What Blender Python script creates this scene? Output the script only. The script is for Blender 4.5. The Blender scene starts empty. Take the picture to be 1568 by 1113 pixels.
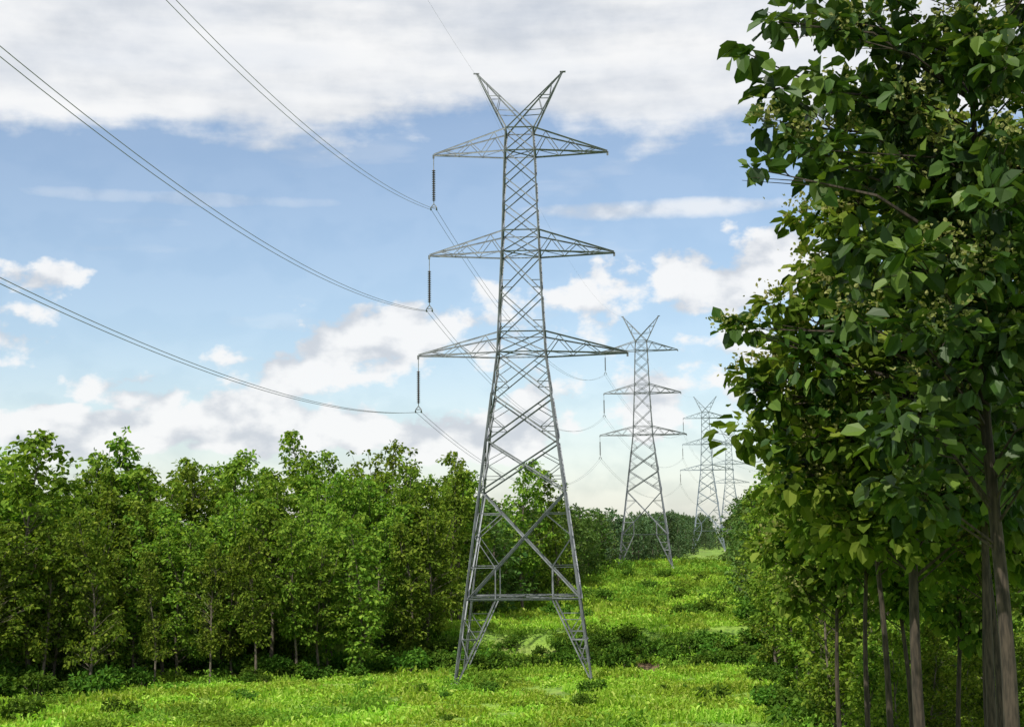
import bpy, math, random
import numpy as np
from mathutils import Vector, Matrix, noise
R = math.radians
random.seed(7)
scene = bpy.context.scene
col = scene.collection

def ss(a, b, x):
    t = min(1.0, max(0.0, (x-a)/(b-a)))
    return t*t*(3-2*t)

# ------------------------------------------------------------------ terrain
def terrain(x, y):
    r = math.hypot(1.5*x, max(y, 0.0))
    h = 10*ss(0, 1, 1-r/75.0)
    h += 2.9*ss(127, 136, y + 3.0*noise.noise(Vector((x/9, 3.1, 0)))) - .9*ss(140, 165, y) + 2.6*ss(170, 285, y) + 1*ss(300, 450, y) + 2*ss(480, 650, y)
    h += 0.35*noise.noise(Vector((x/9, y/9, 0))) + 0.2*noise.noise(Vector((x/2.6, y/2.6, 5)))
    if y > 135:
        h += 0.8*noise.noise(Vector((x/22, y/22, 9)))*ss(135, 150, y)
    h -= 1.2*math.exp(-((x-12)**2/14 + (y-124)**2/6))
    return h

# ------------------------------------------------------------------ material helpers
def new_mat(name):
    m = bpy.data.materials.new(name); m.use_nodes = True
    nt = m.node_tree; nt.nodes.clear()
    return m, nt

def N(nt, t, **kw):
    n = nt.nodes.new(t)
    for k, v in kw.items():
        setattr(n, k, v)
    return n

def mixcol(nt, fac, a, b, mode='MIX'):
    n = nt.nodes.new('ShaderNodeMixRGB'); n.blend_type = mode
    for s, v in ((0, fac), (1, a), (2, b)):
        if isinstance(v, bpy.types.NodeSocket): nt.links.new(v, n.inputs[s])
        elif s == 0: n.inputs[0].default_value = v
        else: n.inputs[s].default_value = (v[0], v[1], v[2], 1)
    return n.outputs[0]

def mth(nt, op, a, b=None, c=None, clamp=False):
    n = nt.nodes.new('ShaderNodeMath'); n.operation = op; n.use_clamp = clamp
    for i, v in enumerate((a, b, c)):
        if v is None: continue
        if isinstance(v, bpy.types.NodeSocket): nt.links.new(v, n.inputs[i])
        else: n.inputs[i].default_value = v
    return n.outputs[0]

def smooth(nt, v, a, b):
    n = nt.nodes.new('ShaderNodeMapRange'); n.interpolation_type = 'SMOOTHSTEP'
    nt.links.new(v, n.inputs[0]); n.inputs[1].default_value = a; n.inputs[2].default_value = b
    return n.outputs[0]

def leaf_mat(name, dark, light, yellow, trans=0.35, vr=0.5, gloss=True):
    m, nt = new_mat(name)
    geo = N(nt, 'ShaderNodeNewGeometry'); oi = N(nt, 'ShaderNodeObjectInfo')
    c = mixcol(nt, geo.outputs['Random Per Island'], dark, light)
    f = mth(nt, 'POWER', mth(nt, 'FRACT', mth(nt, 'MULTIPLY', geo.outputs['Random Per Island'], 7.3)), 3.0)
    c = mixcol(nt, mth(nt, 'MULTIPLY', f, 0.8), c, yellow)
    hs = N(nt, 'ShaderNodeHueSaturation')
    nt.links.new(c, hs.inputs['Color'])
    nt.links.new(mth(nt, 'MULTIPLY_ADD', oi.outputs['Random'], 0.03, 0.484), hs.inputs['Hue'])
    nt.links.new(mth(nt, 'MULTIPLY_ADD', oi.outputs['Random'], vr, 1-vr*.5), hs.inputs['Value'])
    if gloss:
        p = N(nt, 'ShaderNodeBsdfPrincipled'); p.inputs['Roughness'].default_value = 0.5
        p.inputs['Specular IOR Level'].default_value = 0.3
    else:
        p = N(nt, 'ShaderNodeBsdfDiffuse')
    nt.links.new(hs.outputs[0], p.inputs[0])
    t = N(nt, 'ShaderNodeBsdfTranslucent')
    tcx = mixcol(nt, 1.0, hs.outputs[0], (1.5, 1.5, 0.6), 'MULTIPLY')
    nt.links.new(tcx, t.inputs[0])
    ms = N(nt, 'ShaderNodeMixShader'); ms.inputs[0].default_value = trans
    nt.links.new(p.outputs[0], ms.inputs[1]); nt.links.new(t.outputs[0], ms.inputs[2])
    o = N(nt, 'ShaderNodeOutputMaterial'); nt.links.new(ms.outputs[0], o.inputs[0])
    return m

def simple_mat(name, a, b, scale, rough=0.8, metal=0.0, bump=0.0, stretch=(1, 1, 1)):
    m, nt = new_mat(name)
    tc = N(nt, 'ShaderNodeTexCoord'); mp = N(nt, 'ShaderNodeMapping'); mp.inputs['Scale'].default_value = stretch
    nt.links.new(tc.outputs['Object'], mp.inputs[0])
    nz = N(nt, 'ShaderNodeTexNoise'); nz.inputs['Scale'].default_value = scale; nz.inputs['Detail'].default_value = 4
    nt.links.new(mp.outputs[0], nz.inputs['Vector'])
    c = mixcol(nt, smooth(nt, nz.outputs[0], 0.3, 0.7), a, b)
    p = N(nt, 'ShaderNodeBsdfPrincipled'); p.inputs['Roughness'].default_value = rough
    p.inputs['Metallic'].default_value = metal
    nt.links.new(c, p.inputs['Base Color'])
    if bump:
        bp = N(nt, 'ShaderNodeBump'); bp.inputs['Strength'].default_value = bump
        nt.links.new(nz.outputs[0], bp.inputs['Height']); nt.links.new(bp.outputs[0], p.inputs['Normal'])
    o = N(nt, 'ShaderNodeOutputMaterial'); nt.links.new(p.outputs[0], o.inputs[0])
    return m

M_bark = simple_mat('teak_bark', (0.06, 0.048, 0.036), (0.18, 0.15, 0.115), 4, 0.9, 0, 0.6, (3, 3, 0.6))
M_bark2 = simple_mat('dark_teak_bark', (0.016, 0.012, 0.008), (0.065, 0.048, 0.034), 5, 0.9, 0, 0.8, (3, 3, 0.5))
M_leaf_plant = leaf_mat('plantation_leaves', (0.045, 0.098, 0.013), (0.155, 0.262, 0.032), (0.31, 0.40, 0.06), 0.36, .6, False)
M_leaf_near = leaf_mat('near_teak_leaves', (0.011, 0.031, 0.006), (0.044, 0.098, 0.014), (0.14, 0.21, 0.03), 0.26, .3)
M_leaf_near2 = leaf_mat('near_teak_light_leaves', (0.028, 0.066, 0.009), (0.100, 0.175, 0.024), (0.24, 0.31, 0.055), 0.34, .3, False)
M_leaf_far = leaf_mat('far_tree_leaves', (0.04, 0.085, 0.022), (0.095, 0.165, 0.04), (0.15, 0.22, 0.055), 0.3, .5, False)
M_leaf_vfar = leaf_mat('haze_tinted_tree_leaves', (0.055, 0.10, 0.05), (0.095, 0.155, 0.075), (0.13, 0.19, 0.085), 0.3, .4, False)  # distance haze painted into the leaf colour: paler, bluer green
M_flower = leaf_mat('teak_flower_panicles', (0.14, 0.17, 0.05), (0.28, 0.28, 0.11), (0.3, 0.3, 0.12), 0.3, .4, False)
M_weed = leaf_mat('weed_leaves', (0.14, 0.29, 0.020), (0.33, 0.50, 0.055), (0.50, 0.58, 0.15), 0.36, .5, False)
M_weed2 = leaf_mat('dark_weed_leaves', (0.075, 0.165, 0.018), (0.18, 0.32, 0.038), (0.30, 0.42, 0.07), 0.36, .6, False)
M_shrub = leaf_mat('shrub_leaves', (0.032, 0.082, 0.012), (0.09, 0.185, 0.025), (0.16, 0.27, 0.04), 0.35, .6, False)
M_steel = simple_mat('galvanised_steel', (0.13, 0.14, 0.15), (0.25, 0.265, 0.285), 1.5, 0.6, 0.15)
M_steel_far = simple_mat('haze_tinted_galvanised_steel', (0.20, 0.24, 0.29), (0.27, 0.31, 0.37), 1.5, 0.6, 0.1)  # far towers: paler blue-grey imitates aerial haze in the base colour
M_wire = simple_mat('aluminium_conductor', (0.15, 0.16, 0.18), (0.22, 0.23, 0.26), 3, 0.5, 0.3)
M_ins = simple_mat('brown_porcelain', (0.06, 0.05, 0.05), (0.12, 0.10, 0.10), 6, 0.3)

# ------------------------------------------------------------------ mesh builder
class MB:
    def __init__(s): s.v = []; s.f = []; s.m = []; s.n = 0
    def add(s, verts, faces, mat):
        verts = np.asarray(verts, dtype=float).reshape(-1, 3)
        faces = np.asarray(faces, dtype=int)
        s.v.append(verts); s.f.extend((faces + s.n).tolist()); s.m.extend([mat]*len(faces)); s.n += len(verts)
    def tube(s, pts, rad, mat, sides=6):
        pts = [np.array(p, dtype=float) for p in pts]; vs = []; k = len(pts)
        for i, p in enumerate(pts):
            d = pts[min(i+1, k-1)] - pts[max(i-1, 0)]; d = d/(np.linalg.norm(d)+1e-9)
            a = np.array([0, 0, 1.]) if abs(d[2]) < 0.9 else np.array([1., 0, 0])
            u = np.cross(d, a); u /= np.linalg.norm(u); w = np.cross(d, u)
            for j in range(sides):
                t = 2*math.pi*(j+0.5)/sides
                vs.append(p + rad[i]*(math.cos(t)*u + math.sin(t)*w))
        fs = []
        for i in range(k-1):
            for j in range(sides):
                a = i*sides+j; b = i*sides+(j+1) % sides
                fs.append((a, b, b+sides, a+sides))
        s.add(vs, fs, mat)
    def leaves(s, P, D, Up, L, mat, wr=0.32, fold=0.10, droop=0.12):
        n = len(P)
        D = D/(np.linalg.norm(D, axis=1, keepdims=True)+1e-9)
        S = np.cross(D, Up); S /= (np.linalg.norm(S, axis=1, keepdims=True)+1e-9)
        Nn = np.cross(S, D); L = L[:, None]
        b = P; tip = P + D*L - Nn*L*droop
        V = np.stack([b, P+D*L*.28+S*L*wr+Nn*L*fold, P+D*L*.72+S*L*wr*.85+Nn*L*fold*.6, tip,
                      P+D*L*.72-S*L*wr*.85+Nn*L*fold*.6, P+D*L*.28-S*L*wr+Nn*L*fold], axis=1).reshape(-1, 3)
        base = np.arange(n)[:, None]*6
        F = np.concatenate([base+np.array([0, 1, 2, 3]), base+np.array([0, 3, 4, 5])], axis=0)
        s.add(V, F, mat)
    def mesh(s, name, mats):
        me = bpy.data.meshes.new(name)
        me.from_pydata(np.concatenate(s.v).tolist(), [], s.f)
        for m in mats: me.materials.append(m)
        me.polygons.foreach_set('material_index', s.m)
        me.update()
        return me

def obj(name, me, loc=(0, 0, 0), rz=0, sc=1, parent=None):
    o = bpy.data.objects.new(name, me); col.objects.link(o)
    o.location = loc; o.rotation_euler = (0, 0, rz)
    o.scale = (sc, sc, sc) if not hasattr(sc, '__len__') else sc
    if parent: o.parent = parent
    return o

def empty(name):
    o = bpy.data.objects.new(name, None); col.objects.link(o); return o

# ------------------------------------------------------------------ ground
def axis(core0, core1, step, far, g=1.25):
    a = list(np.arange(core0, core1+1e-6, step)); s = step; v = core1
    while v < far:
        s *= g; v += s; a.append(v)
    return a
xs = axis(0, 72, 1.2, 4000); xs = [-x for x in reversed(xs[1:])] + xs
ys = axis(0, 160, 1.2, 500, 1.04); ys = ys + axis(ys[-1]+20, ys[-1]+21, 20, 6000, 1.3)[1:]
neg = axis(0, 30, 3, 1500, 1.3); ys = [-y for y in reversed(neg[1:])] + ys
vs = [(x, y, terrain(x, y)) for y in ys for x in xs]
nx = len(xs)
fs = [(j*nx+i, j*nx+i+1, (j+1)*nx+i+1, (j+1)*nx+i) for j in range(len(ys)-1) for i in range(nx-1)]
me = bpy.data.meshes.new('ground'); me.from_pydata(vs, [], fs)
me.polygons.foreach_set('use_smooth', [True]*len(fs))
m, nt = new_mat('grassy_ground')
tc = N(nt, 'ShaderNodeTexCoord')
n1 = N(nt, 'ShaderNodeTexNoise'); n1.inputs['Scale'].default_value = 0.35; n1.inputs['Detail'].default_value = 4
n2 = N(nt, 'ShaderNodeTexNoise'); n2.inputs['Scale'].default_value = 4.0; n2.inputs['Detail'].default_value = 4
n3 = N(nt, 'ShaderNodeTexNoise'); n3.inputs['Scale'].default_value = 0.12; n3.inputs['Detail'].default_value = 3
for n in (n1, n2, n3): nt.links.new(tc.outputs['Object'], n.inputs['Vector'])
c = mixcol(nt, smooth(nt, n2.outputs[0], .35, .65), (0.07, 0.14, 0.015), (0.18, 0.31, 0.035))
c = mixcol(nt, mth(nt, 'MULTIPLY', smooth(nt, n1.outputs[0], .4, .65), .6), c, (0.24, 0.37, 0.045))
c = mixcol(nt, mth(nt, 'MULTIPLY', smooth(nt, n3.outputs[0], .60, .70), .5), c, (0.21, 0.18, 0.08))
sx = N(nt, 'ShaderNodeSeparateXYZ'); nt.links.new(tc.outputs['Object'], sx.inputs[0])
dx = mth(nt, 'MULTIPLY', mth(nt, 'SUBTRACT', sx.outputs[0], 12), 0.3); dy = mth(nt, 'MULTIPLY', mth(nt, 'SUBTRACT', sx.outputs[1], 127), 0.25)
dd = mth(nt, 'ADD', mth(nt, 'MULTIPLY', dx, dx), mth(nt, 'MULTIPLY', dy, dy))
dd = mth(nt, 'ADD', dd, mth(nt, 'MULTIPLY', n1.outputs[0], 1.2))
c = mixcol(nt, mth(nt, 'SUBTRACT', 1.0, smooth(nt, dd, .9, 1.7)), c, (0.15, 0.10, 0.055))
p = N(nt, 'ShaderNodeBsdfPrincipled'); p.inputs['Roughness'].default_value = 0.95
nt.links.new(c, p.inputs['Base Color'])
bp = N(nt, 'ShaderNodeBump'); bp.inputs['Strength'].default_value = 0.8; bp.inputs['Distance'].default_value = 0.2
nt.links.new(n2.outputs[0], bp.inputs['Height']); nt.links.new(bp.outputs[0], p.inputs['Normal'])
o = N(nt, 'ShaderNodeOutputMaterial'); nt.links.new(p.outputs[0], o.inputs[0])
me.materials.append(m)
obj('ground', me)

# ------------------------------------------------------------------ transmission tower
def tower_mesh(mat, thick=1.0):
    b = MB()
    def hw(z):
        pts = [(0, 5.35), (26.6, 1.98), (35.1, 1.56), (43.8, 1.25), (45.8, 1.13)]
        for (z0, w0), (z1, w1) in zip(pts, pts[1:]):
            if z <= z1: return w0+(w1-w0)*(z-z0)/(z1-z0)
        return 1.13
    def bar(p, q, w):
        p = np.array(p, float); q = np.array(q, float)
        d = q-p; L = np.linalg.norm(d)
        if L < 1e-3: return
        d /= L
        a = np.array([0, 0, 1.]) if abs(d[2]) < .9 else np.array([0.7, .7, 0.])
        u = np.cross(d, a); u /= np.linalg.norm(u); v = np.cross(d, u)
        w *= thick; t = w*0.16
        for (e1, e2) in ((u, v), (v, u)):
            c = [p, p+e1*w, p+e1*w+e2*t, p+e2*t]
            c2 = [x+d*L for x in c]
            b.add(c+c2, [(0, 1, 5, 4), (1, 2, 6, 5), (2, 3, 7, 6), (3, 0, 4, 7)], 0)
    def corner(i, z):
        h = hw(z); s = [(-1, -1), (1, -1), (1, 1), (-1, 1)][i]
        return np.array([s[0]*h, s[1]*h, z])
    zs = [0, 3.5, 6.6, 15.2, 19.3, 23.1, 26.6, 28.3, 31.7, 35.1, 36.9, 39.2, 41.5, 43.8, 45.8]
    for i in range(4):
        for z0, z1 in zip(zs, zs[1:]):
            w = .24 if z0 < 20 else (.18 if z0 < 35 else .15)
            bar(corner(i, z0), corner(i, z1), w)
    for i in range(4):
        j = (i+1) % 4
        A = lambda z: corner(i, z)
        B = lambda z: corner(j, z)
        for z0, z1 in zip(zs[2:], zs[3:]):
            w = .13 if z0 < 20 else .085
            bar(A(z0), B(z1), w); bar(B(z0), A(z1), w)
            if z0 in (6.6, 26.6, 28.3, 35.1, 36.9, 43.8):
                bar(A(z0), B(z0), w*1.1)
            if z1 <= 26.6 or z0 == 28.3 or z0 == 31.7:
                c0, c1 = hw(z0), hw(z1)
                t = c0/(c0+c1); zc = z0+(z1-z0)*t
                C = (A(z0)+(B(z1)-A(z0))*t)
                for P in (A, B):
                    Q = B if P is A else A
                    m1 = P(z0)+(Q(z1)-P(z0))*t*.5
                    m2 = C+(P(z1)-C)*.5
                    zl = m1[2]; zu = m2[2]
                    if z0 < 26:
                        bar(m1, P(zc), .06); bar(m2, P(zc), .06)
                    bar(m1, P(zl), .06)
                    if z0 == 6.6:
                        bar(m2, P(zu), .07)
                        qb = (A(6.6)+B(6.6))/2; qb = qb+(P(6.6)-qb)*.5
                        bar(m1, qb, .07)
        bar(A(45.8), B(45.8), .10)
        W = (A(6.6)+B(6.6))/2
        for P in (A, B):
            q = W + (P(6.6)-W)*.50
            foot = P(0)
            bar(q, foot+(q-foot)*0.02, .12)
            for z in (2.0, 3.5):
                tq = (z-foot[2])/(q[2]-foot[2]); dpt = foot+(q-foot)*tq
                bar(P(z), dpt, .12 if z == 3.5 else .06)
            bar(P(3.5), foot+(q-foot)*(2/6.6), .06)
            bar(P(5.0), foot+(q-foot)*(3.5/6.6), .06)
            bar(P(5.0), foot+(q-foot)*(5.0/6.6), .06)
    for z in (6.6, 26.6, 35.1, 43.8):
        bar(corner(0, z), corner(2, z), .08); bar(corner(1, z), corner(3, z), .08)
    mids = [(corner(i, 6.6)+corner((i+1) % 4, 6.6))/2 for i in range(4)]
    for i in range(4): bar(mids[i], mids[(i+1) % 4], .08)
    for zl, zu, L in ((43.8, 45.8, 7.4), (35.1, 36.9, 7.8), (26.6, 28.3, 8.75)):
        for sx in (-1, 1):
            tip = np.array([sx*L, 0, zl])
            lo = [np.array([sx*hw(zl), sy*hw(zl), zl]) for sy in (-1, 1)]
            up = [np.array([sx*hw(zu), sy*hw(zu), zu]) for sy in (-1, 1)]
            for k in range(2):
                bar(lo[k], tip, .13); bar(up[k], tip+np.array([0, 0, .10]), .12)
                n = 3
                for q in range(n):
                    a = q/n; c = (q+.5)/n; d = (q+1)/n
                    PL = lambda t: lo[k]+(tip-lo[k])*t
                    PU = lambda t: up[k]+(tip-up[k])*t
                    bar(PL(a), PU(min(c, .95)), .06)
                    if d < 1: bar(PU(c), PL(d), .06)
            for q in range(3):
                a = q/3; d = (q+1)/3
                bar(lo[0]+(tip-lo[0])*a, lo[1]+(tip-lo[1])*d, .045)
            bar(tip, tip+np.array([0, 0, -.35]), .12)
    for sx in (-1, 1):
        tip = np.array([sx*3.65, 0, 50.9])
        for sy in (-1, 1):
            o0 = np.array([sx*1.13, sy*1.13, 45.8]); i0 = np.array([-sx*1.13, sy*1.13, 45.8])
            bar(o0, tip, .12); bar(i0, tip, .11)
            for a, c in ((.30, .44), (.44, .58), (.58, .70), (.70, .82)):
                if a in (.30, .58): bar(i0+(tip-i0)*a, o0+(tip-o0)*(c-.12), .06)
                else: bar(o0+(tip-o0)*(a-.12), i0+(tip-i0)*c, .06)
        for t in (.35, .7):
            o0 = np.array([sx*1.13, 1.13, 45.8]); o1 = np.array([sx*1.13, -1.13, 45.8])
            bar(o0+(tip-o0)*t, o1+(tip-o1)*t, .05)
        bar(tip-np.array([.2*sx, 0, 0]), tip+np.array([.3*sx, 0, .02]), .13)
    return b.mesh('tower_lattice', [mat])

def insulator_mesh(mat_s):
    b = MB()
    b.tube([(0, 0, -.3), (0, 0, -1.3)], [.035, .035], 0, 6)
    for k in range(17):
        z = -1.3-k*.16
        b.tube([(0, 0, z), (0, 0, z-.05), (0, 0, z-.09), (0, 0, z-.16)], [.05, .07, .17, .05], 1, 10)
    z = -1.3-17*.16
    b.tube([(0, 0, z), (0, 0, z-.25)], [.04, .04], 0, 6)
    y0 = z-.25
    for sx in (-1, 1):
        b.tube([(0, 0, y0), (sx*.24, 0, y0-.28), (sx*.24, 0, y0-.45)], [.04, .04, .06], 0, 6)
        b.tube([(sx*.24, -.35, y0-.40), (sx*.24, 0, y0-.5), (sx*.24, .35, y0-.40)], [.03, .08, .03], 0, 6)
    b.tube([(-.24, 0, y0-.28), (.24, 0, y0-.28)], [.04, .04], 0, 6)
    return b.mesh('insulator', [mat_s, M_ins])
INS_Z = -(1.3+17*.16+.25+.5)

towers = [  # x, y, z, yaw
    (-18.1, -7.0, 6.8, -8), (1.05, 118, 0.0, -2.0), (26.8, 288, 5.0, -5), (64.8, 472, 6.0, -7), (99.5, 650, 8.0, -7), (185, 800, 8, -9)]
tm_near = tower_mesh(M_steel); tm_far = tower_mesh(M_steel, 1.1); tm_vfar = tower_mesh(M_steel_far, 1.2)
im = insulator_mesh(M_steel)
arms = [(43.8, 7.4), (35.1, 7.8), (26.6, 8.75)]
def attach(ti, k):
    x, y, z, yaw = towers[ti]; h, L = arms[k]; a = R(yaw)
    return np.array([x-L*math.cos(a), y-L*math.sin(a), z+h+INS_Z])
M_conc = simple_mat('concrete_footing', (.25, .24, .22), (.4, .39, .36), 3, .9)
for i, (x, y, z, yaw) in enumerate(towers):
    e = empty('transmission_tower'); e.location = (x, y, z); e.rotation_euler = (0, 0, R(yaw))
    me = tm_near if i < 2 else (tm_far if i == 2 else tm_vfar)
    obj('lattice', me, parent=e)
    for k, (h, L) in enumerate(arms):
        obj('insulator_string_%d' % (k+1), im, (-L, 0, h), parent=e)
    b = MB()
    for sx in (-1, 1):
        for sy in (-1, 1):
            b.tube([(sx*5.35, sy*5.35, -1.5), (sx*5.35, sy*5.35, .25), (sx*5.35, sy*5.35, .26)], [.5, .4, .01], 0, 8)
    obj('footings', b.mesh('footings', [M_conc]), parent=e)

fits = [(57, -3.5), (71, -2.0), (69, -1.1)]
for k in range(3):
    b = MB()
    for t0 in range(5):
        if t0 == 0: p, q = attach(1, k), attach(0, k)
        else: p, q = attach(t0, k), attach(t0+1, k)
        L = math.hypot(q[0]-p[0], q[1]-p[1]); D = q[2]-p[2]
        if t0 == 0:
            s1, d1 = fits[k]
            c = (d1 - D*s1/L)/(s1*s1 - s1*L); bb = D/L - c*L
        else:
            sag = 6.0; c = 4*sag/(L*L); bb = D/L-c*L
        n = 48
        dv = (q-p)[:2]/L; perp = np.array([-dv[1], dv[0], 0])
        for sgn in (-1, 1):
            pts = []
            for i in range(n+1):
                s = L*i/n
                pts.append(np.array([p[0]+dv[0]*s, p[1]+dv[1]*s, p[2]+bb*s+c*s*s])+perp*.22*sgn)
            b.tube(pts, [.018]*(n+1), 0, 5)
    obj('overhead_power_line', b.mesh('overhead_power_line', [M_wire]))
b = MB()
for t0 in range(5):
    def tipw(ti):
        x, y, z, yaw = towers[ti]; a = R(yaw); return np.array([x-3.8*math.cos(a), y-3.8*math.sin(a), z+50.8])
    p, q = (tipw(1), tipw(0)) if t0 == 0 else (tipw(t0), tipw(t0+1))
    pts = []
    for i in range(41):
        t = i/40; P = p+(q-p)*t; P[2] -= 4*(3.5 if t0 == 0 else 4.5)*t*(1-t); pts.append(P)
    b.tube(pts, [.006]*41, 0, 4)
obj('earth_wire', b.mesh('earth_wire', [M_wire]))

# ------------------------------------------------------------------ trees
def rnd_unit(rng, n):
    v = rng.normal(size=(n, 3)); return v/np.linalg.norm(v, axis=1, keepdims=True)

def add_clump(b, rng, c, r, n, L, mat, flat=.7, droop=.30, wr=.32):
    u = rnd_unit(rng, n); rad = (rng.random(n)**.45)[:, None]
    P = c + u*rad*np.array([r, r, r*flat])
    out = u*.9 + rnd_unit(rng, n)*.7; out[:, 2] -= droop
    Up = rnd_unit(rng, n)*.75 + np.array([0, 0, 1.0]) + u*.3
    Ls = L*(.5+.8*rng.random(n))
    b.leaves(P-out*0.15*L, out, Up, Ls, mat, wr=wr)

def tree_mesh(name, seed, H, z0, cr, nclump, nleaf, leafL, clr, tr, leafmat, extra=(), flower=0, prof=None, limb_r=.05, lean=.3, sides=8, droop=.3, bark=None, fork=0, wr=.32):
    rng = np.random.default_rng(seed); b = MB()
    ph = rng.random(4)*6
    def tx(z):
        f = z/H
        return np.array([lean*math.sin(f*3+ph[0])*f+.12*math.sin(f*9+ph[1])*f*2, lean*math.sin(f*2.5+ph[2])*f, z])
    top = H*.96; k = 12
    b.tube([tx(-1.0)]+[tx(top*i/k) for i in range(k+1)], [tr*1.4]+[tr*(1.15 if i == 0 else 1)*(1-.93*i/k)+.015 for i in range(k+1)], 0, sides)
    cl = []
    lob = rng.random(6)*6.28
    for i in range(nclump):
        f = (i+rng.random())/nclump
        a = rng.random()*6.283+i*2.4
        Rr = cr*(prof(f) if prof else (math.sin(math.pi*min(1, (f*.86+.10)**.85))**.6))
        Rr *= 1+.34*math.sin(2*a+lob[0]+f*5)+.26*math.sin(3*a+lob[1]-f*9)
        rr = Rr*(.25+.75*rng.random()**.6)
        z = z0+(H-z0)*f
        base = tx(z)
        cl.append((np.array([base[0]+rr*math.cos(a), base[1]+rr*math.sin(a), z]), clr*(.5+.9*rng.random())*(1-.35*f), 0))
    for q in range(fork):
        a = rng.random()*6.28; rr = cr*rng.uniform(.45, .95); zt = H*rng.uniform(.80, 1.03)
        s = tx(H*.62); e = s+np.array([rr*math.cos(a), rr*math.sin(a), zt-H*.62])
        b.tube([s, (s+e)/2+np.array([rr*.2*math.cos(a), rr*.2*math.sin(a), 0]), e], [tr*.35, tr*.22, .01], 0, 5)
        for g in range(6):
            t = .40+.60*g/5
            cl.append((s+(e-s)*t+rng.normal(size=3)*.3, clr*(.9-.1*g), 2))
    for (x, y, z, r) in extra:
        cl.append((np.array([x, y, z], float), r, 1))
        bx = tx(z)
        cl.append((np.array([bx[0]+(x-bx[0])*.72+rng.normal()*.2, bx[1]+(y-bx[1])*.72+rng.normal()*.3, z-.15+rng.normal()*.2]), r*.9, 2))
    cl.append((tx(H), clr*.5, 0))
    for c, r, kind in cl:
        dh = math.hypot(c[0]-tx(c[2])[0], c[1]-tx(c[2])[1])
        if kind < 2:
            zs_ = max(z0*.75, c[2]-(.25 if kind else .5)*dh-.3); zs_ = min(zs_, top*.98)
            s = tx(zs_); mid = s+(c-s)*.5+np.array([0, 0, .10*dh])+rng.normal(size=3)*.08*dh
            lr = limb_r*(.5+.25*dh)*(1-.5*zs_/H)
            b.tube([s, mid, c], [lr, lr*.6, .008], 0, 4)
            for q in range(3):
                e = c+rnd_unit(rng, 1)[0]*r*.8
                b.tube([mid+(c-mid)*(.3+.2*q), e], [lr*.3, .006], 0, 3)
        n = max(8, int(nleaf*(r/clr)**1.6))
        add_clump(b, rng, c, r, n, leafL, 1, droop=droop, wr=wr)
        if flower and rng.random() < flower:
            nn = 110; P = c+np.array([0, 0, r*.45])+rng.normal(size=(nn, 3))*r*np.array([.45, .45, .3])
            b.leaves(P, rnd_unit(rng, nn), rnd_unit(rng, nn), np.full(nn, .10)*(.6+rng.random(nn)), 2)
    return b.mesh(name, [bark or M_bark, leafmat, M_flower])

plant = []
for i in range(9):
    H = 16.0
    plant.append(tree_mesh('teak_tree_mesh_%d' % i, 100+i, H, [2.0, 3.6, 2.8, 4.6, 1.4, 3.6, 2.4, 5.0, 3.0][i], [2.2, 1.9, 2.7, 2.3, 1.8, 2.9, 2.1, 2.5, 2.4][i], 84, 44, .37, .85, .14, M_leaf_plant, limb_r=.03, lean=1.1, droop=.5, fork=i % 3+1))
far = []; vfar = []
for i in range(4):
    far.append(tree_mesh('far_tree_mesh_%d' % i, 200+i, 15.0, 1.5, 2.9, 50, 30, .60, 1.2, .2, M_leaf_far, limb_r=.04, fork=i % 3))
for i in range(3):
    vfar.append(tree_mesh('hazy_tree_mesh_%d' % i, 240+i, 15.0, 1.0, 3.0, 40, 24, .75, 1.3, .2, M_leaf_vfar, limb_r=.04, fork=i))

def yl(x): return 96+(x+60)*.525
rnd = random.Random(23)
far_parent = empty('distant_trees')
def put_tree(x, y, s, near=None):
    near = (y < 170) if near is None else near
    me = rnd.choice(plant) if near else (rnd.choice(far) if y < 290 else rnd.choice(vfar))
    z = terrain(x, y)-.1
    w = s*rnd.uniform(.88, 1.3)
    sc = (w, w, s)
    if near: return obj('teak_tree', me, (x, y, z), rnd.uniform(0, 6.28), sc)
    return obj('tree', me, (x, y, z), rnd.uniform(0, 6.28), sc, far_parent)

def interp(tab, y):
    if y <= tab[0][0]: return tab[0][1]
    for (a, b_), (c, d) in zip(tab, tab[1:]):
        if y <= c: return b_+(d-b_)*(y-a)/(c-a)
    return tab[-1][1]
XR = [(120, -8), (135, -5.5), (160, -2), (230, 12), (290, 20), (340, 35), (400, 50), (470, 57), (600, 82), (700, 98)]
XL = [(50, 15.5), (80, 17.5), (105, 21.0), (130, 24.5), (200, 34.5), (300, 48), (400, 65), (470, 76), (600, 106), (700, 124)]
offs = [0, 3.6, 7.6, 11.5, 16, 21, 27, 34]
for r, d in enumerate(offs):
    x = -66.0 + (r % 2)*2
    while x < 14:
        y = yl(x)+d+rnd.uniform(-2, 2)
        xx = x+rnd.uniform(-1.4, 1.4)
        if xx < interp(XR, y) - 1 and abs(xx) < .44*y and (y > 122 or xx < -8):
            if r < 2: s = rnd.uniform(.58, .92)
            elif r < 4: s = rnd.uniform(.76, .96)
            else: s = rnd.uniform(.88, 1.03)
            if xx > -20: s *= .95
            put_tree(xx, y, s)
        x += 3.4 if r < 3 else 3.5
y = 150
while y < 700:
    for k in range(3):
        put_tree(interp(XR, y)-2.5-k*5+rnd.uniform(-1.5, 1.5), y+rnd.uniform(-2, 2), rnd.uniform(.7, .95)*(1.0 if y < 230 else .88), y < 160)
    y += 5 if y < 300 else 9
y = 68
while y < 700:
    for k in range(5 if y < 130 else 3):
        put_tree(interp(XL, y)+k*4.4+rnd.uniform(-1.3, 1.3), y+rnd.uniform(-2, 2), rnd.uniform(.66, 1.0)*(1 if y < 200 else .9) * (.8 if y < 85 else 1), y < 160)
    y += 5.4 if y < 300 else 10
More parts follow.
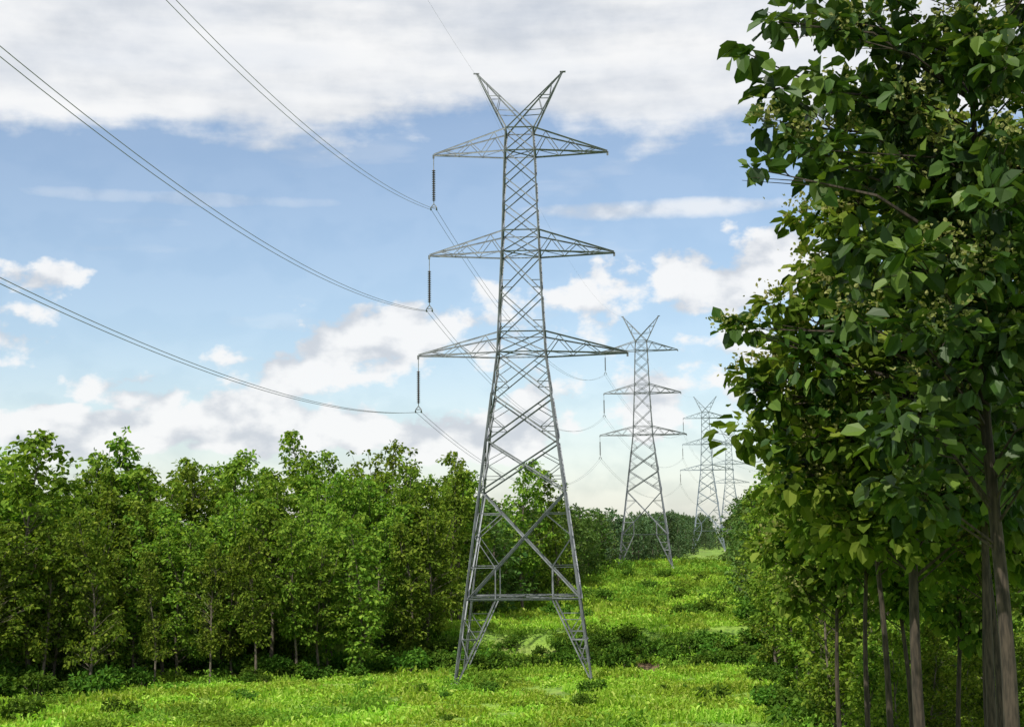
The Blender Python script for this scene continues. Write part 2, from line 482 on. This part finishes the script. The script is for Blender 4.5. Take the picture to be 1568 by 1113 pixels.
for i in range(18):
    put_tree(rnd.uniform(15.5, 30), rnd.uniform(60, 72), rnd.uniform(.30, .48), True)
for i in range(30):
    yv = rnd.uniform(500, 590); put_tree(rnd.uniform(interp(XR, yv)-8, interp(XL, yv)+6), yv, rnd.uniform(.30, .5), False)
for i in range(14):
    yv = rnd.uniform(310, 450); xv = interp(XR, yv) if i % 2 else interp(XL, yv); put_tree(xv+rnd.uniform(-3, 3), yv, rnd.uniform(.3, .6), False)
x = -420
while x < 520:
    if not -330 < x < -60: put_tree(x, rnd.uniform(720, 780), rnd.uniform(.6, .9), False)
    x += rnd.uniform(6, 10)
for px, D, h in ((58, 113, 19.8), (5, 116, 18.8), (30, 122, 17.8), (215, 135, 18.2), (160, 135, 17.5), (450, 150, 19.8), (380, 150, 17.8), (590, 152, 18.8), (683, 158, 18.2), (522, 150, 17.6), (800, 175, 18.5), (850, 178, 17.5)):
    put_tree((px-784)/2178*D, D, h/16, True)

def near_tree(seed, x, y, H, z0, cr, nclump, tr, extra_w=(), prof=None, nleaf=54, flower=.3, leafL=.46, mat=None, nside=12):
    z = terrain(x, y)-.15
    ex = [(e[0]-x, e[1]-y, e[2]-z, e[3]) for e in extra_w]
    me = tree_mesh('tall_teak_mesh', seed, H, z0, cr, nclump, nleaf, leafL, .95, tr, mat or M_leaf_near, extra=ex, flower=flower, prof=prof, limb_r=.045, lean=.55, sides=nside, bark=M_bark2, wr=.34)
    return obj('tall_teak_tree', me, (x, y, z))
exA = [(5.9, 30, 22.6, .6), (6.7, 30.5, 23.0, .7), (5.2, 29.5, 21.7, .5), (5.7, 30, 21.1, .5), (5.6, 30, 20.3, .5), (6.3, 30, 19.9, .55), (5.2, 29.5, 19.2, .5),
       (7.0, 30, 19.7, .6), (7.6, 31, 20.3, .6), (8.0, 31, 21.3, .7), (7.3, 30, 22.3, .55), (8.0, 31, 23.0, .9), (8.6, 31, 21.3, .9), (8.5, 31, 19.4, .9), (9.3, 32, 22.2, 1.0), (9.2, 32, 20.2, 1.1),
       (9.3, 31, 18.0, 1.1), (8.6, 31, 17.6, .9), (9.6, 31, 16.2, 1.1), (10.4, 30, 19.5, 1.1), (10.6, 30, 17.3, 1.1), (10.3, 30, 21.6, 1.1)]
exB = [(7.3, 38, 17.6, .7), (6.8, 39, 15.7, .6), (7.5, 39, 15.3, .7), (8.0, 39, 16.6, .9), (8.6, 39, 18.7, .95), (9.1, 39, 19.8, .9), (8.2, 39, 14.0, .8), (8.8, 39, 12.8, .8), (9.5, 39, 20.8, .9), (8.7, 39, 17.7, 1.0),
       (9.2, 38, 15.5, 1.1), (9.4, 38, 14.0, 1.1), (9.9, 38, 17.0, 1.1), (10.2, 38, 13.0, 1.0), (10.4, 38, 19.0, 1.1)]
exC = [(5.9, 38, 17.0, .45), (6.4, 38, 16.9, .5), (6.7, 39, 15.5, .6), (7.2, 39, 15.0, .7), (7.6, 39, 14.0, .6), (8.0, 40, 13.2, .7)]
profN = lambda f: (.55+.6*math.sin(math.pi*f))*(1 if f < .9 else .7)
near_tree(301, 10.75, 31.5, 21, 7.0, 3.0, 90, .17, exA, profN)
near_tree(302, 11.1, 39.5, 20, 7.5, 3.4, 110, .16, exB, profN, mat=M_leaf_near2, flower=.6)
near_tree(303, 12.4, 38.0, 19, 8.0, 2.9, 75, .13, exC, profN)
near_tree(304, 12.2, 47.0, 17.5, 8.5, 2.6, 65, .11, (), profN, mat=M_leaf_near2)
near_tree(305, 16.4, 50.0, 18, 8.5, 2.7, 65, .13, (), profN, mat=M_leaf_near2)
near_tree(306, 12.6, 52.0, 17, 8.5, 2.3, 60, .10, (), profN, mat=M_leaf_near2)
near_tree(308, 13.1, 58.0, 16, 8.0, 2.3, 55, .10, (), profN, mat=M_leaf_near2)
near_tree(309, 14.6, 44.0, 18, 9.0, 2.7, 60, .12, (), profN)
near_tree(310, 15.3, 56.0, 16, 7.5, 2.2, 50, .10, (), profN, mat=M_leaf_near2)
near_tree(311, 18.2, 60.0, 16, 7.0, 2.2, 50, .11, (), profN, mat=M_leaf_near2)

# ------------------------------------------------------------------ undergrowth and shrubs
patches = []
for i in range(6):
    rng = np.random.default_rng(500+i); b = MB()
    for q in range(28):
        ca = rng.random()*6.283; cr_ = math.sqrt(rng.random())*1.65; hh = .12+(.45 if i < 4 else .8)*rng.random()**1.8; n = 13
        cx, cy = cr_*math.cos(ca), cr_*math.sin(ca)
        P = np.array([cx, cy, 0])+rng.normal(size=(n, 3))*np.array([.2, .2, .0]); P[:, 2] = hh*rng.random(n)**.6
        D = rnd_unit(rng, n)+np.array([0, 0, .30]); Up = rnd_unit(rng, n)*.5+np.array([0, 0, 1.])
        b.leaves(P, D, Up, .10+.22*rng.random(n), 0, wr=.28)
    n = 110; a = rng.random(n)*6.283; r = np.sqrt(rng.random(n))*1.8
    P = np.stack([r*np.cos(a), r*np.sin(a), np.zeros(n)], axis=1)
    b.leaves(P, rnd_unit(rng, n)*.4+np.array([0, 0, 1.]), rnd_unit(rng, n), .22+.35*rng.random(n), 0, wr=.04)
    patches.append(b.mesh('weed_patch_%d' % i, [M_weed if i < 4 else M_weed2]))
ug = empty('undergrowth_weeds')
def weed(x, y, s):
    k = noise.noise(Vector((x/7, y/11, 31)))
    k += -.10 if y < 124 else (.25 if y < 134 else (-.15 if y < 155 else .05))
    me = rnd.choice(patches[4:]) if k+rnd.uniform(-.1, .1) > .08 else rnd.choice(patches[:4])
    obj('weed_patch', me, (x, y, terrain(x, y)-.04), rnd.uniform(0, 6.28), (s, s, s*rnd.uniform(.5, 1.4)), ug)
y = 54.0
while y < 330:
    st = 2.4 if y < 150 else 3.6
    sc = st/2.3
    xa = -.40*y; xb = .42*y
    if y < 84: xa = 8
    if y > 135: xa = interp(XR, y)-6; xb = interp(XL, y)+4
    x = xa
    while x < xb:
        X = x+rnd.uniform(-.9, .9)*sc; Y = y+rnd.uniform(-.9, .9)*sc
        if (X-12)**2/8+(Y-125.5)**2/4 > 1 and not (Y > yl(X)+12 and X < -8) and noise.noise(Vector((X/5, Y/5, 7))) > -.38:
            weed(X, Y, sc*rnd.uniform(.8, 1.25))
        x += st
    y += st

shr = []
for i in range(4):
    rng = np.random.default_rng(700+i); b = MB()
    for k in range(11):
        a = rng.random()*6.283; r = .9*rng.random()**.6; z = .35+.9*rng.random()*(1-r*.5)
        c = np.array([r*math.cos(a), r*math.sin(a), z])
        b.tube([(0, 0, -.1), c*.5+np.array([0, 0, .1]), c], [.03, .02, .006], 0, 4)
        add_clump(b, rng, c, .42, 46, .22, 1)
    shr.append(b.mesh('shrub_mesh_%d' % i, [M_bark, M_shrub]))
def shrub(x, y, s):
    if (x-12)**2/7+(y-125.5)**2/5 < 1: return
    obj('shrub', rnd.choice(shr), (x, y, terrain(x, y)-.05), rnd.uniform(0, 6.28), (s, s, s*rnd.uniform(.8, 1.2)))
for i in range(100):
    x = rnd.uniform(-12, 25); shrub(x, rnd.uniform(124, 132), rnd.uniform(.5, 1.5))
for i in range(100):
    yv = rnd.uniform(150, 290); x = rnd.uniform(interp(XR, yv)-1, interp(XL, yv)+1)
    if noise.noise(Vector((x/8, yv/14, 2))) > .0: shrub(x, yv, rnd.uniform(.7, 1.7))
for i in range(150):
    x = rnd.uniform(-50, -6); shrub(x, yl(x)+rnd.uniform(-3, 16), rnd.uniform(.6, 1.7))
for i in range(60):
    yv = rnd.uniform(80, 180); shrub(interp(XL, yv)+rnd.uniform(-3, 3), yv, rnd.uniform(.7, 1.7))
for i in range(26):
    yv = rnd.uniform(88, 118); x = rnd.uniform(-24, 20)
    if yv < yl(x)-2: shrub(x, yv, rnd.uniform(.3, .6))
for px, D, s in ((900, 104, 1.0), (380, 103, .9), (195, 95, 1.2), (1080, 100, 1.1), (890, 97, .8), (40, 93, 1.5), (1240, 92, 1.3), (560, 108, .7), (745, 108, .8), (1010, 106, .6)):
    shrub((px-784)/2178*D, D, s)

# ------------------------------------------------------------------ sky
SUN_EL, SUN_AZ = 52, 214    # azimuth measured clockwise from +Y
w = bpy.data.worlds.new('sky'); scene.world = w; w.use_nodes = True
nt = w.node_tree; nt.nodes.clear()
sky = N(nt, 'ShaderNodeTexSky'); sky.sky_type = 'NISHITA'; sky.sun_disc = False
sky.sun_elevation = R(SUN_EL); sky.sun_rotation = R(SUN_AZ); sky.air_density = 1.0; sky.dust_density = 0.8; sky.ozone_density = 1.0
tc = N(nt, 'ShaderNodeTexCoord')
sp = N(nt, 'ShaderNodeSeparateXYZ'); nt.links.new(tc.outputs['Generated'], sp.inputs[0])
az = mth(nt, 'ARCTAN2', sp.outputs[0], sp.outputs[1]); el = mth(nt, 'ARCSINE', sp.outputs[2])
cb = N(nt, 'ShaderNodeCombineXYZ'); nt.links.new(az, cb.inputs[0]); nt.links.new(el, cb.inputs[1])
def cnoise(scale, detail, sx=1, sy=1, off=0, rough=.55, dy=0):
    mp = N(nt, 'ShaderNodeMapping'); mp.inputs['Scale'].default_value = (sx, sy, 1); mp.inputs['Location'].default_value = (off, off*.7+dy, off*.3)
    nt.links.new(cb.outputs[0], mp.inputs[0])
    n = N(nt, 'ShaderNodeTexNoise', noise_dimensions='2D'); n.inputs['Scale'].default_value = scale; n.inputs['Detail'].default_value = detail; n.inputs['Roughness'].default_value = rough
    nt.links.new(mp.outputs[0], n.inputs['Vector']); return n.outputs[0]
nb = cnoise(22, 5, 1, 1.5, 3.1, .55); nb2 = cnoise(22, 2, 1, 1.5, 3.1, .5, -.02*1.5); ns = cnoise(6, 6, 1, 4.5, 8.7, .5)
nbc = mth(nt, 'SUBTRACT', nb, .5); nsc = mth(nt, 'SUBTRACT', ns, .5)
def A(px): return math.atan((px-784)/2178)
def E(py): return math.atan((556-py)/2178)+R(6.91)
cum = [(565, 520, 125, 52, 1.2), (450, 570, 120, 48, .8), (740, 500, 100, 55, .8), (900, 475, 115, 40, .6), (1080, 440, 135, 50, 1.0), (1210, 410, 110, 50, 1), (1180, 570, 120, 60, .9),
       (205, 600, 80, 26, .9), (390, 503, 60, 14, .5), (15, 440, 75, 28, .9), (0, 510, 60, 42, .6),
       (390, 645, 95, 44, 1.6), (510, 658, 90, 40, 1.6), (90, 662, 120, 34, 1.6), (250, 660, 100, 30, 1.3), (715, 664, 100, 38, 1.6), (940, 620, 150, 60, .7)]
field = None
for px, py, rx, ry, dn in cum:
    a = mth(nt, 'MULTIPLY_ADD', az, 2178/rx, -A(px)*2178/rx)
    e = mth(nt, 'MULTIPLY_ADD', el, 2178/ry, -E(py)*2178/ry)
    d = mth(nt, 'MULTIPLY_ADD', a, a, mth(nt, 'MULTIPLY', e, e))
    v = mth(nt, 'MULTIPLY_ADD', d, -.5*dn, dn)
    field = v if field is None else mth(nt, 'MAXIMUM', field, v)
cumf = mth(nt, 'MULTIPLY_ADD', nbc, 3.2, field)
cmask = mth(nt, 'MULTIPLY', smooth(nt, cumf, .26, .84), .94)
hump = mth(nt, 'MULTIPLY', mth(nt, 'SUBTRACT', 1.0, smooth(nt, mth(nt, 'ABSOLUTE', mth(nt, 'ADD', az, .05)), .02, .14)), -.016)
sh = mth(nt, 'ADD', mth(nt, 'MULTIPLY_ADD', nsc, .06, el), mth(nt, 'MULTIPLY_ADD', nbc, .035, hump))
smask = mth(nt, 'MULTIPLY', smooth(nt, sh, .266, .292), mth(nt, 'MULTIPLY_ADD', nsc, .5, .92, clamp=True), clamp=True)
def streak(px, py, rx, ry, dn):
    a = mth(nt, 'MULTIPLY_ADD', az, 2178/rx, -A(px)*2178/rx)
    e = mth(nt, 'MULTIPLY_ADD', el, 2178/ry, -E(py)*2178/ry)
    d = mth(nt, 'MULTIPLY_ADD', a, a, mth(nt, 'MULTIPLY', e, e))
    d = mth(nt, 'MULTIPLY_ADD', nbc, -2.0, d)
    return mth(nt, 'MULTIPLY', mth(nt, 'SUBTRACT', 1.0, smooth(nt, d, 0, 1.4)), dn)
st = mth(nt, 'MAXIMUM', streak(1020, 325, 200, 16, .75), streak(280, 312, 240, 12, .28))
haze = mth(nt, 'MULTIPLY_ADD', mth(nt, 'SUBTRACT', 1.0, smooth(nt, el, 0.0, .15)), .34, .08)
wisp = mth(nt, 'MULTIPLY', smooth(nt, ns, .55, .75), .22)
mask = mth(nt, 'MAXIMUM', mth(nt, 'MAXIMUM', cmask, smask), mth(nt, 'MAXIMUM', st, mth(nt, 'MAXIMUM', haze, wisp)))
up = smooth(nt, el, .24, .27)
bill = mth(nt, 'MULTIPLY_ADD', mth(nt, 'SUBTRACT', nb2, nb), -2.6, .68)
sheet = mth(nt, 'MULTIPLY_ADD', nbc, .7, mth(nt, 'MULTIPLY_ADD', cnoise(5, 5, 1, 5.0, 5.5, .5), 1.7, -.25))
n = N(nt, 'ShaderNodeMix'); nt.links.new(up, n.inputs[0]); nt.links.new(bill, n.inputs[2]); nt.links.new(sheet, n.inputs[3])
ccol = mixcol(nt, smooth(nt, n.outputs[0], .10, .95), (.63, .67, .73), (.95, .955, .96))
bg1 = N(nt, 'ShaderNodeBackground'); bg1.inputs[1].default_value = .15
nt.links.new(sky.outputs[0], bg1.inputs[0])
bg2 = N(nt, 'ShaderNodeBackground'); bg2.inputs[1].default_value = 1.0; nt.links.new(ccol, bg2.inputs[0])
mx = N(nt, 'ShaderNodeMixShader'); nt.links.new(mask, mx.inputs[0]); nt.links.new(bg1.outputs[0], mx.inputs[1]); nt.links.new(bg2.outputs[0], mx.inputs[2])
wo = N(nt, 'ShaderNodeOutputWorld'); nt.links.new(mx.outputs[0], wo.inputs[0])
try:
    w.cycles.sampling_method = 'MANUAL'; w.cycles.sample_map_resolution = 512
except Exception as ex: print(ex)

sl = bpy.data.lights.new('sun', 'SUN'); sl.energy = 5.0; sl.angle = R(.5); sl.color = (1, .95, .85)
so = bpy.data.objects.new('sun', sl); col.objects.link(so)
d = Vector((math.sin(R(SUN_AZ))*math.cos(R(SUN_EL)), math.cos(R(SUN_AZ))*math.cos(R(SUN_EL)), math.sin(R(SUN_EL))))
so.rotation_euler = d.to_track_quat('Z', 'Y').to_euler(); so.location = (-50, -60, 90)

scene.view_settings.view_transform = 'Standard'; scene.view_settings.look = 'None'; scene.view_settings.exposure = 0
cam = bpy.data.cameras.new('camera'); cam.lens = 50; cam.sensor_width = 36; cam.clip_end = 12000
co = bpy.data.objects.new('camera', cam); col.objects.link(co)
co.location = (0, 0, 11.5); co.rotation_euler = (R(96.91), R(.6), 0)
scene.camera = co
print('objects', len(bpy.data.objects))
